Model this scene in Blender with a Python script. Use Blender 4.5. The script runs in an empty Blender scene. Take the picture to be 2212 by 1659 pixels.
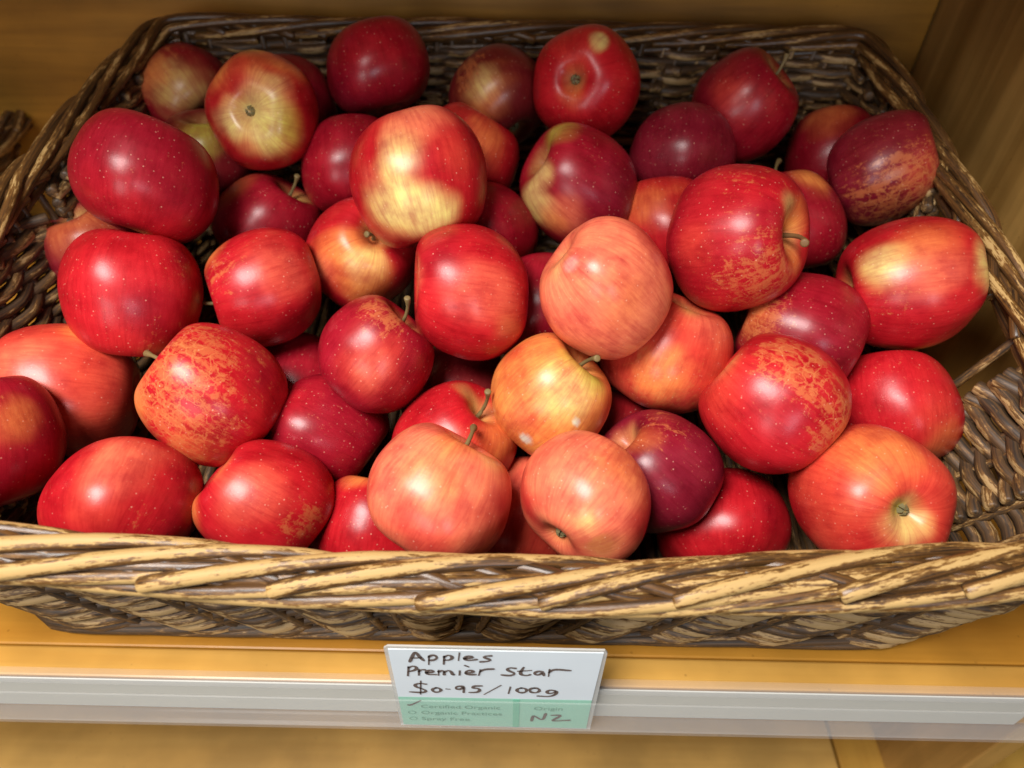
import bpy, bmesh, math, random
import numpy as np
from mathutils import Matrix, Vector

sc = bpy.context.scene
COL = sc.collection
rng = np.random.default_rng(7)
random.seed(7)

# ------------------------------------------------------------------ camera
cam_data = bpy.data.cameras.new("camera")
cam = bpy.data.objects.new("camera", cam_data)
COL.objects.link(cam)
cam.matrix_world = (Matrix.Translation((0, 0, 0.40)) @ Matrix.Rotation(math.radians(45.5), 4, 'X')
                    @ Matrix.Rotation(math.radians(1.2), 4, 'Z'))
cam_data.sensor_width = 36.0
cam_data.lens = 36.0 * 1533.0 / 2212.0
cam_data.clip_start = 0.01
cam_data.clip_end = 50.0
cam_data.dof.use_dof = True
cam_data.dof.focus_distance = 0.385
cam_data.dof.aperture_fstop = 6.0
sc.camera = cam

# ------------------------------------------------------------------ light
world = bpy.data.worlds.new("World")
sc.world = world
world.use_nodes = True
bg = world.node_tree.nodes["Background"]
bg.inputs[0].default_value = (0.95, 0.97, 1.0, 1)
bg.inputs[1].default_value = 0.04

def area(name, loc, target, sx, sy, power, color):
    l = bpy.data.lights.new(name, 'AREA')
    l.shape = 'RECTANGLE'; l.size = sx; l.size_y = sy; l.energy = power; l.color = color
    o = bpy.data.objects.new(name, l); COL.objects.link(o)
    o.location = loc
    o.rotation_euler = (Vector(target) - Vector(loc)).to_track_quat('-Z', 'Y').to_euler()
    return o
area("ceiling_lamp", (-0.40, -0.14, 1.16), (0, 0.25, 0.1), 0.54, 0.36, 29.5, (1.0, 0.97, 0.93))
area("shop_window", (-0.50, -1.05, 0.55), (0, 0.35, 0.15), 0.46, 0.50, 5.8, (1.0, 0.98, 0.97))
area("shop_window", (0.36, -1.10, 0.62), (0, 0.35, 0.15), 0.24, 0.42, 4.8, (0.80, 0.88, 1.0))

sc.view_settings.view_transform = 'Standard'
sc.view_settings.look = 'None'
sc.view_settings.gamma = 1.0
sc.view_settings.use_curve_mapping = False
sc.view_settings.exposure = 0.0
sc.render.engine = 'CYCLES'
sc.cycles.max_bounces = 8
sc.cycles.use_denoising = True

# ------------------------------------------------------------------ helpers
def tag(o, label=None, cat=None, group=None, kind=None):
    if label: o["label"] = label
    if cat: o["category"] = cat
    if group: o["group"] = group
    if kind: o["kind"] = kind
    return o

def empty(name, loc=(0, 0, 0)):
    o = bpy.data.objects.new(name, None); o.empty_display_size = .02
    COL.objects.link(o); o.location = loc
    return o

def mesh_obj(name, verts, faces, mat, parent=None, smooth=True, attrs=None):
    me = bpy.data.meshes.new(name)
    me.from_pydata([tuple(v) for v in verts] if not isinstance(verts, np.ndarray) else verts.tolist(), [],
                   faces if not isinstance(faces, np.ndarray) else faces.tolist())
    if attrs:
        for k, (typ, arr) in attrs.items():
            a = me.attributes.new(k, typ, 'POINT')
            key = {'FLOAT': 'value', 'FLOAT_VECTOR': 'vector', 'FLOAT_COLOR': 'color'}[typ]
            a.data.foreach_set(key, np.asarray(arr, dtype=np.float32).ravel())
    me.polygons.foreach_set('use_smooth', [smooth] * len(me.polygons))
    me.update()
    o = bpy.data.objects.new(name, me); COL.objects.link(o)
    if mat: me.materials.append(mat)
    if parent: o.parent = parent
    return o

def box_data(x0, x1, y0, y1, z0, z1, bevel=.0015):
    bm = bmesh.new()
    bmesh.ops.create_cube(bm, size=1.0)
    for v in bm.verts:
        v.co = ((x0 + x1) / 2 + v.co.x * (x1 - x0), (y0 + y1) / 2 + v.co.y * (y1 - y0), (z0 + z1) / 2 + v.co.z * (z1 - z0))
    if bevel > 0:
        bmesh.ops.bevel(bm, geom=bm.edges[:], offset=bevel, segments=2, affect='EDGES', profile=.6)
    vs = [tuple(v.co) for v in bm.verts]; bm.verts.index_update()
    fs = [[v.index for v in f.verts] for f in bm.faces]
    bm.free()
    return vs, fs

def box(name, dims, mat, parent=None, bevel=.0015):
    v, f = box_data(*dims, bevel=bevel)
    return mesh_obj(name, v, f, mat, parent, smooth=False)

class Rods:
    """collects swept rods with a coordinate along the rod and a wear value"""
    def __init__(self): self.v = []; self.f = []; self.c = []; self.w = []; self.n = 0
    def add(self, P, R, sides=8, wear=0.5, ref=None, flat=1.0, blunt=True):
        P = np.asarray(P, float); m = len(P)
        R = np.full(m, R) if np.isscalar(R) else np.asarray(R, float)
        if blunt:                                   # rounded cut ends
            a, b = P[0] - P[1], P[-1] - P[-2]
            a /= np.linalg.norm(a) + 1e-9; b /= np.linalg.norm(b) + 1e-9
            P = np.vstack([P[0] + a * R[0] * .35, P[0] + a * R[0] * .25, P, P[-1] + b * R[-1] * .25, P[-1] + b * R[-1] * .35])
            R = np.concatenate([[R[0] * .55, R[0] * .9], R, [R[-1] * .9, R[-1] * .55]])
            if ref is not None: ref = np.vstack([ref[0], ref[0], ref, ref[-1], ref[-1]])
            m += 4
        T = np.gradient(P, axis=0); T /= np.linalg.norm(T, axis=1)[:, None] + 1e-12
        up = np.array([0, 0, 1.0])
        S = np.cross(T, up); bad = np.linalg.norm(S, axis=1) < .25
        S[bad] = np.cross(T[bad], [1.0, 0, 0]) if bad.any() else S[bad]
        S /= np.linalg.norm(S, axis=1)[:, None]
        for i in range(1, m):
            if S[i] @ S[i - 1] < 0: S[i] = -S[i]
        U = np.cross(S, T)
        ang = np.linspace(0, 2 * np.pi, sides, endpoint=False)
        ring = np.cos(ang)[None, :, None] * S[:, None] + np.sin(ang)[None, :, None] * U[:, None]
        V = P[:, None] + ring * R[:, None, None]
        u = np.concatenate([[0], np.cumsum(np.linalg.norm(np.diff(P, axis=0), axis=1))])
        off = rng.uniform(0, 40)
        rr = R.max()
        co = np.stack([np.repeat((u + off)[:, None], sides, 1), np.tile(np.cos(ang) * rr + off, (m, 1)), np.tile(np.sin(ang) * rr, (m, 1))], -1)
        if ref is not None:                         # worn where it faces out of the bundle
            w = np.einsum('msk,mk->ms', ring, ref) * .5 + .5
            w = np.clip((w - .46) / .50, 0, 1) * wear
        else: w = np.full((m, sides), wear)
        idx = self.n + np.arange(m * sides).reshape(m, sides); nx = np.roll(idx, -1, 1)
        q = np.stack([idx[:-1], nx[:-1], nx[1:], idx[1:]], -1).reshape(-1, 4)
        self.f += q.tolist(); self.f.append(idx[0][::-1].tolist()); self.f.append(idx[-1].tolist())
        self.v.append(V.reshape(-1, 3)); self.c.append(co.reshape(-1, 3)); self.w.append(w.ravel()); self.n += m * sides
    def build(self, name, mat, parent=None):
        o = mesh_obj(name, np.vstack(self.v), self.f, mat, parent,
                     attrs={'rod': ('FLOAT_VECTOR', np.vstack(self.c)), 'wear': ('FLOAT', np.concatenate(self.w))})
        return o

# ------------------------------------------------------------------ materials
def new_mat(name):
    m = bpy.data.materials.new(name); m.use_nodes = True
    nt = m.node_tree; b = nt.nodes["Principled BSDF"]
    return m, nt, b
def N(nt, typ, **kw):
    n = nt.nodes.new(typ)
    for k, v in kw.items():
        if k == 'inp':
            for kk, vv in v.items(): n.inputs[kk].default_value = vv
        else: setattr(n, k, v)
    return n
def L(nt, a, b): nt.links.new(a, b)
def ramp(nt, stops, interp='LINEAR'):
    r = nt.nodes.new("ShaderNodeValToRGB"); r.color_ramp.interpolation = interp
    e = r.color_ramp.elements
    while len(e) > 1: e.remove(e[-1])
    e[0].position, e[0].color = stops[0][0], (*stops[0][1], 1)
    for p, c in stops[1:]:
        k = e.new(p); k.color = (*c, 1)
    return r
def math_(nt, op, a=None, b=None, clamp=False):
    n = nt.nodes.new("ShaderNodeMath"); n.operation = op; n.use_clamp = clamp
    for i, x in enumerate((a, b)):
        if x is None: continue
        if isinstance(x, (int, float)): n.inputs[i].default_value = x
        else: L(nt, x, n.inputs[i])
    return n.outputs[0]
def mixc(nt, fac, a, b, mode='MIX'):
    n = nt.nodes.new("ShaderNodeMix"); n.data_type = 'RGBA'; n.blend_type = mode
    for s, x in ((n.inputs[0], fac), (n.inputs[6], a), (n.inputs[7], b)):
        if isinstance(x, (int, float)): s.default_value = x
        elif isinstance(x, tuple): s.default_value = (*x, 1)
        else: L(nt, x, s)
    return n.outputs[2]

def wood(name, light, dark, axis, rough=.42, scale=1.0, contrast=1.0, blotch=.25):
    m, nt, b = new_mat(name)
    tc = N(nt, "ShaderNodeTexCoord")
    mp = N(nt, "ShaderNodeMapping")
    s = [26.0 * scale] * 3; s[axis] = 1.6 * scale
    mp.inputs['Scale'].default_value = s
    L(nt, tc.outputs['Object'], mp.inputs[0])
    n1 = N(nt, "ShaderNodeTexNoise", inp={'Scale': 1.0, 'Detail': 5.0, 'Roughness': .55, 'Distortion': .6}); L(nt, mp.outputs[0], n1.inputs[0])
    mp2 = N(nt, "ShaderNodeMapping"); s2 = [150.0 * scale] * 3; s2[axis] = 5.0 * scale
    mp2.inputs['Scale'].default_value = s2; L(nt, tc.outputs['Object'], mp2.inputs[0])
    n2 = N(nt, "ShaderNodeTexNoise", inp={'Scale': 1.0, 'Detail': 3.0}); L(nt, mp2.outputs[0], n2.inputs[0])
    n3 = N(nt, "ShaderNodeTexNoise", inp={'Scale': 14.0, 'Detail': 4.0}); L(nt, tc.outputs['Object'], n3.inputs[0])
    r1 = ramp(nt, [(.5 - .22 / contrast, dark), (.5 + .2 / contrast, light)]); L(nt, n1.outputs[0], r1.inputs[0])
    c = mixc(nt, math_(nt, 'MULTIPLY', n2.outputs[0], .55), r1.outputs[0], tuple(x * .7 for x in dark))
    r3 = ramp(nt, [(.35, (1 - blotch,) * 3), (.65, (1.0, 1.0, 1.0))]); L(nt, n3.outputs[0], r3.inputs[0])
    c = mixc(nt, 1.0, c, r3.outputs[0], 'MULTIPLY')
    # small dark specks of dirt
    v = N(nt, "ShaderNodeTexVoronoi", inp={'Scale': 90.0}); L(nt, tc.outputs['Object'], v.inputs[0])
    sp = ramp(nt, [(.05, (.45, .4, .35)), (.09, (1, 1, 1))]); L(nt, v.outputs[0], sp.inputs[0])
    c = mixc(nt, math_(nt, 'MULTIPLY', n3.outputs[0], .8), c, mixc(nt, 1.0, c, sp.outputs[0], 'MULTIPLY'))
    L(nt, c, b.inputs['Base Color'])
    rr = N(nt, "ShaderNodeMapRange", inp={'To Min': rough - .08, 'To Max': rough + .12}); L(nt, n1.outputs[0], rr.inputs[0]); L(nt, rr.outputs[0], b.inputs['Roughness'])
    bp = N(nt, "ShaderNodeBump", inp={'Strength': .12, 'Distance': .001}); L(nt, n2.outputs[0], bp.inputs['Height']); L(nt, bp.outputs[0], b.inputs['Normal'])
    return m

def wicker(name, straw=(.52, .325, .115), brown=(.12, .052, .014), black=(.022, .013, .008), sheen=.33, thr=.575):
    m, nt, b = new_mat(name)
    rod = N(nt, "ShaderNodeAttribute", attribute_name='rod')
    wear = N(nt, "ShaderNodeAttribute", attribute_name='wear')
    def noise(sx, syz, det, rough=.6):
        mp = N(nt, "ShaderNodeMapping"); mp.inputs['Scale'].default_value = (sx, syz, syz); L(nt, rod.outputs['Vector'], mp.inputs[0])
        n = N(nt, "ShaderNodeTexNoise", inp={'Scale': 1.0, 'Detail': det, 'Roughness': rough}); L(nt, mp.outputs[0], n.inputs[0]); return n.outputs[0]
    big = noise(26, 190, 4.0, .65); fine = noise(170, 760, 6.0, .75); streak = noise(18, 900, 2.0)
    # wear mask: worn through the stain to pale straw
    s = math_(nt, 'ADD', math_(nt, 'MULTIPLY', big, .95), math_(nt, 'MULTIPLY', fine, .75))
    s = math_(nt, 'SUBTRACT', s, .35)
    s = math_(nt, 'ADD', s, math_(nt, 'MULTIPLY', math_(nt, 'SUBTRACT', wear.outputs['Fac'], .5), .30))
    mask = N(nt, "ShaderNodeMapRange", inp={'From Min': thr, 'From Max': thr + .035}); L(nt, s, mask.inputs[0])
    halo = N(nt, "ShaderNodeMapRange", inp={'From Min': thr - .12, 'From Max': thr + .01}); L(nt, s, halo.inputs[0])
    bb = N(nt, "ShaderNodeMapRange", inp={'From Min': .35, 'From Max': .62}); L(nt, streak, bb.inputs[0])
    stain = mixc(nt, bb.outputs[0], black, brown)
    stain = mixc(nt, math_(nt, 'MULTIPLY', halo.outputs[0], .75), stain, (.24, .115, .028))
    st = mixc(nt, math_(nt, 'MULTIPLY', streak, .55), straw, tuple(x * .55 for x in straw))
    c = mixc(nt, mask.outputs[0], stain, st)
    L(nt, c, b.inputs['Base Color'])
    rr = N(nt, "ShaderNodeMapRange", inp={'To Min': sheen, 'To Max': .62}); L(nt, mask.outputs[0], rr.inputs[0]); L(nt, rr.outputs[0], b.inputs['Roughness'])
    bp = N(nt, "ShaderNodeBump", inp={'Strength': .35, 'Distance': .0006}); L(nt, math_(nt, 'ADD', s, math_(nt, 'MULTIPLY', streak, .5)), bp.inputs['Height']); L(nt, bp.outputs[0], b.inputs['Normal'])
    return m

def plain(name, col, rough=.5, spec=.5, trans=0.0, ior=1.45, alpha=1.0):
    m, nt, b = new_mat(name)
    tc = N(nt, "ShaderNodeTexCoord")
    n = N(nt, "ShaderNodeTexNoise", inp={'Scale': 45.0, 'Detail': 4.0}); L(nt, tc.outputs['Object'], n.inputs[0])
    c = mixc(nt, math_(nt, 'MULTIPLY', n.outputs[0], .35), tuple(col), tuple(x * .78 for x in col))
    L(nt, c, b.inputs['Base Color'])
    b.inputs['Roughness'].default_value = rough
    b.inputs['Specular IOR Level'].default_value = spec
    b.inputs['Transmission Weight'].default_value = trans
    b.inputs['IOR'].default_value = ior
    b.inputs['Alpha'].default_value = alpha
    return m

def skin_mat():
    m, nt, b = new_mat("apple skin")
    tint = N(nt, "ShaderNodeAttribute", attribute_name='tint')
    mot = N(nt, "ShaderNodeAttribute", attribute_name='mottle')
    sk = N(nt, "ShaderNodeAttribute", attribute_name='streak')
    oi = N(nt, "ShaderNodeObjectInfo")
    tc = N(nt, "ShaderNodeTexCoord")
    mp = N(nt, "ShaderNodeMapping"); mp.inputs['Scale'].default_value = (27, 27, 27); L(nt, tc.outputs['Object'], mp.inputs[0])
    seed = math_(nt, 'MULTIPLY', oi.outputs['Random'], 60.0)
    ad = N(nt, "ShaderNodeVectorMath", operation='ADD'); L(nt, mp.outputs[0], ad.inputs[0]); L(nt, seed, ad.inputs[1])
    # meridian streaks of the blush
    ns = N(nt, "ShaderNodeTexNoise", inp={'Scale': 1.9, 'Detail': 5.0, 'Roughness': .66, 'Distortion': .4}); L(nt, sk.outputs['Vector'], ns.inputs[0])
    rs = ramp(nt, [(.32, (.80, .60, .66)), (.5, (.98, .96, .96)), (.66, (1.06, 1.20, 1.12))]); L(nt, ns.outputs[0], rs.inputs[0])
    c = mixc(nt, .85, tint.outputs['Color'], rs.outputs[0], 'MULTIPLY')
    nb = N(nt, "ShaderNodeTexNoise", inp={'Scale': 2.2, 'Detail': 5.0, 'Roughness': .6}); L(nt, ad.outputs[0], nb.inputs[0])
    rb = ramp(nt, [(.32, (.74, .54, .66)), (.5, (.96, .94, .95)), (.68, (1.10, 1.28, 1.16))]); L(nt, nb.outputs[0], rb.inputs[0])
    c = mixc(nt, 1.0, c, rb.outputs[0], 'MULTIPLY')
    # orange mottling where the red has not covered
    nm = N(nt, "ShaderNodeTexNoise", inp={'Scale': 6.5, 'Detail': 12.0, 'Roughness': .76, 'Distortion': .3}); L(nt, ad.outputs[0], nm.inputs[0])
    nm2 = N(nt, "ShaderNodeTexNoise", inp={'Scale': 1.0, 'Detail': 5.0, 'Roughness': .7}); L(nt, sk.outputs['Vector'], nm2.inputs[0])
    mm = math_(nt, 'ADD', math_(nt, 'MULTIPLY', nm.outputs[0], .65), math_(nt, 'MULTIPLY', nm2.outputs[0], .35))
    mm = math_(nt, 'ADD', mm, math_(nt, 'MULTIPLY', math_(nt, 'MINIMUM', math_(nt, 'SUBTRACT', mot.outputs['Fac'], .5), .12), .40))
    msk = N(nt, "ShaderNodeMapRange", inp={'From Min': .510, 'From Max': .580}); L(nt, mm, msk.inputs[0])
    c = mixc(nt, math_(nt, 'MULTIPLY', msk.outputs[0], .52), c, (.54, .165, .052))
    # corky net of russet where the mottling is strongest
    wv = N(nt, "ShaderNodeVectorMath", operation='ADD'); L(nt, ad.outputs[0], wv.inputs[0])
    sc_ = N(nt, "ShaderNodeVectorMath", operation='SCALE', inp={'Scale': .5}); L(nt, nb.outputs['Color'], sc_.inputs[0]); L(nt, sc_.outputs[0], wv.inputs[1])
    ve = N(nt, "ShaderNodeTexVoronoi", feature='DISTANCE_TO_EDGE', inp={'Scale': 4.2}); L(nt, wv.outputs[0], ve.inputs[0])
    th = math_(nt, 'MINIMUM', math_(nt, 'MULTIPLY', math_(nt, 'SUBTRACT', mot.outputs['Fac'], .56), .22), .055)
    ed = math_(nt, 'SUBTRACT', math_(nt, 'ADD', ve.outputs[0], math_(nt, 'MULTIPLY', math_(nt, 'SUBTRACT', nm.outputs[0], .5), .35)), th)
    net = N(nt, "ShaderNodeMapRange", inp={'From Min': .015, 'From Max': -.015}); L(nt, ed, net.inputs[0])
    c = mixc(nt, math_(nt, 'MULTIPLY', net.outputs[0], .34), c, (.60, .24, .075))
    # lenticels
    vo = N(nt, "ShaderNodeTexVoronoi", inp={'Scale': 10.5}); L(nt, ad.outputs[0], vo.inputs[0])
    ln = N(nt, "ShaderNodeMapRange", inp={'From Min': .17, 'From Max': .04}); L(nt, vo.outputs[0], ln.inputs[0])
    vg = N(nt, "ShaderNodeSeparateColor"); L(nt, vo.outputs['Color'], vg.inputs[0])
    lf = math_(nt, 'MULTIPLY', ln.outputs[0], math_(nt, 'MULTIPLY', vg.outputs[0], .48))
    c = mixc(nt, lf, c, (.86, .50, .34))
    # fine pale flecks and scuffs
    nk = N(nt, "ShaderNodeTexNoise", inp={'Scale': 15.0, 'Detail': 6.0, 'Roughness': .75}); L(nt, ad.outputs[0], nk.inputs[0])
    nk2 = N(nt, "ShaderNodeTexNoise", inp={'Scale': 1.6, 'Detail': 2.0}); L(nt, ad.outputs[0], nk2.inputs[0])
    fk = N(nt, "ShaderNodeMapRange", inp={'From Min': .60, 'From Max': .70}); L(nt, nk.outputs[0], fk.inputs[0])
    fa = N(nt, "ShaderNodeMapRange", inp={'From Min': .42, 'From Max': .66}); L(nt, nk2.outputs[0], fa.inputs[0])
    c = mixc(nt, math_(nt, 'MULTIPLY', math_(nt, 'MULTIPLY', fk.outputs[0], fa.outputs[0]), .42), c, (.72, .26, .12))
    # a few dark specks
    vo2 = N(nt, "ShaderNodeTexVoronoi", inp={'Scale': 3.1}); L(nt, ad.outputs[0], vo2.inputs[0])
    vs = N(nt, "ShaderNodeSeparateColor"); L(nt, vo2.outputs['Color'], vs.inputs[0])
    dk = math_(nt, 'MULTIPLY', N_out(nt, vo2.outputs[0], .05, .03), math_(nt, 'GREATER_THAN', vs.outputs[1], .85))
    c = mixc(nt, math_(nt, 'MULTIPLY', dk, .7), c, (.06, .03, .015))
    L(nt, c, b.inputs['Base Color'])
    rr = N(nt, "ShaderNodeMapRange", inp={'To Min': .26, 'To Max': .38}); L(nt, nb.outputs[0], rr.inputs[0]); L(nt, rr.outputs[0], b.inputs['Roughness'])
    b.inputs['Specular IOR Level'].default_value = .32
    b.inputs['Subsurface Weight'].default_value = .0
    nf = N(nt, "ShaderNodeTexNoise", inp={'Scale': 26.0, 'Detail': 3.0}); L(nt, ad.outputs[0], nf.inputs[0])
    bh = math_(nt, 'ADD', nb.outputs[0], math_(nt, 'MULTIPLY', nf.outputs[0], .14))
    bp = N(nt, "ShaderNodeBump", inp={'Strength': .14, 'Distance': .0012}); L(nt, bh, bp.inputs['Height']); L(nt, bp.outputs[0], b.inputs['Normal'])
    return m
def N_out(nt, src, a, b_):
    n = N(nt, "ShaderNodeMapRange", inp={'From Min': a, 'From Max': b_}); L(nt, src, n.inputs[0]); return n.outputs[0]

M_PINE = wood("golden pine", (.70, .34, .045), (.50, .195, .018), 0, rough=.33, contrast=1.3)
M_NOSE = wood("pale pine edging", (.74, .42, .095), (.60, .28, .045), 0, rough=.32, contrast=1.1)
M_BACK = wood("pine back panel", (.58, .27, .028), (.25, .11, .012), 0, rough=.4, contrast=1.5)
M_SIDE = wood("pine side panel", (.60, .34, .095), (.28, .14, .03), 2, rough=.4, contrast=1.4)
M_LOW = wood("dull pine board", (.68, .41, .11), (.54, .29, .065), 0, rough=.45, contrast=.9, blotch=.3)
M_LOW2 = wood("warm pine board", (.72, .42, .08), (.50, .25, .04), 1, rough=.4, contrast=1.2)
M_RIM = wicker("worn wicker")
M_WALL = wicker("stained wicker", straw=(.46, .29, .12), brown=(.10, .052, .021), black=(.030, .020, .013), sheen=.52, thr=.575)
M_SKIN = skin_mat()
M_STEM = plain("apple stem", (.18, .125, .045), .6)
M_STEMB = plain("brown stem", (.17, .085, .03), .6)
M_CALYX = plain("dry calyx", (.17, .145, .07), .9, spec=.1)
M_WHITE = plain("white plastic sheen", (.60, .59, .53), .45)
M_CLEAR = plain("clear plastic", (.74, .74, .74), .2, alpha=.09)
M_HAZY = plain("scuffed clear plastic", (.76, .76, .73), .25, alpha=.10)
M_SLEEVE = plain("milky plastic sleeve", (.70, .70, .66), .25, alpha=.55)
M_CARD = plain("white card", (.74, .80, .83), .45)
M_GREEN = plain("mint green card", (.35, .66, .51), .45)
M_GREEND = plain("deeper mint band", (.20, .56, .39), .45)
M_INK = plain("brown marker ink", (.13, .095, .082), .55)
M_PRINT = plain("faint green print", (.17, .38, .28), .6)
M_DUST = plain("paper scrap", (.75, .82, .82), .6)
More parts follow.
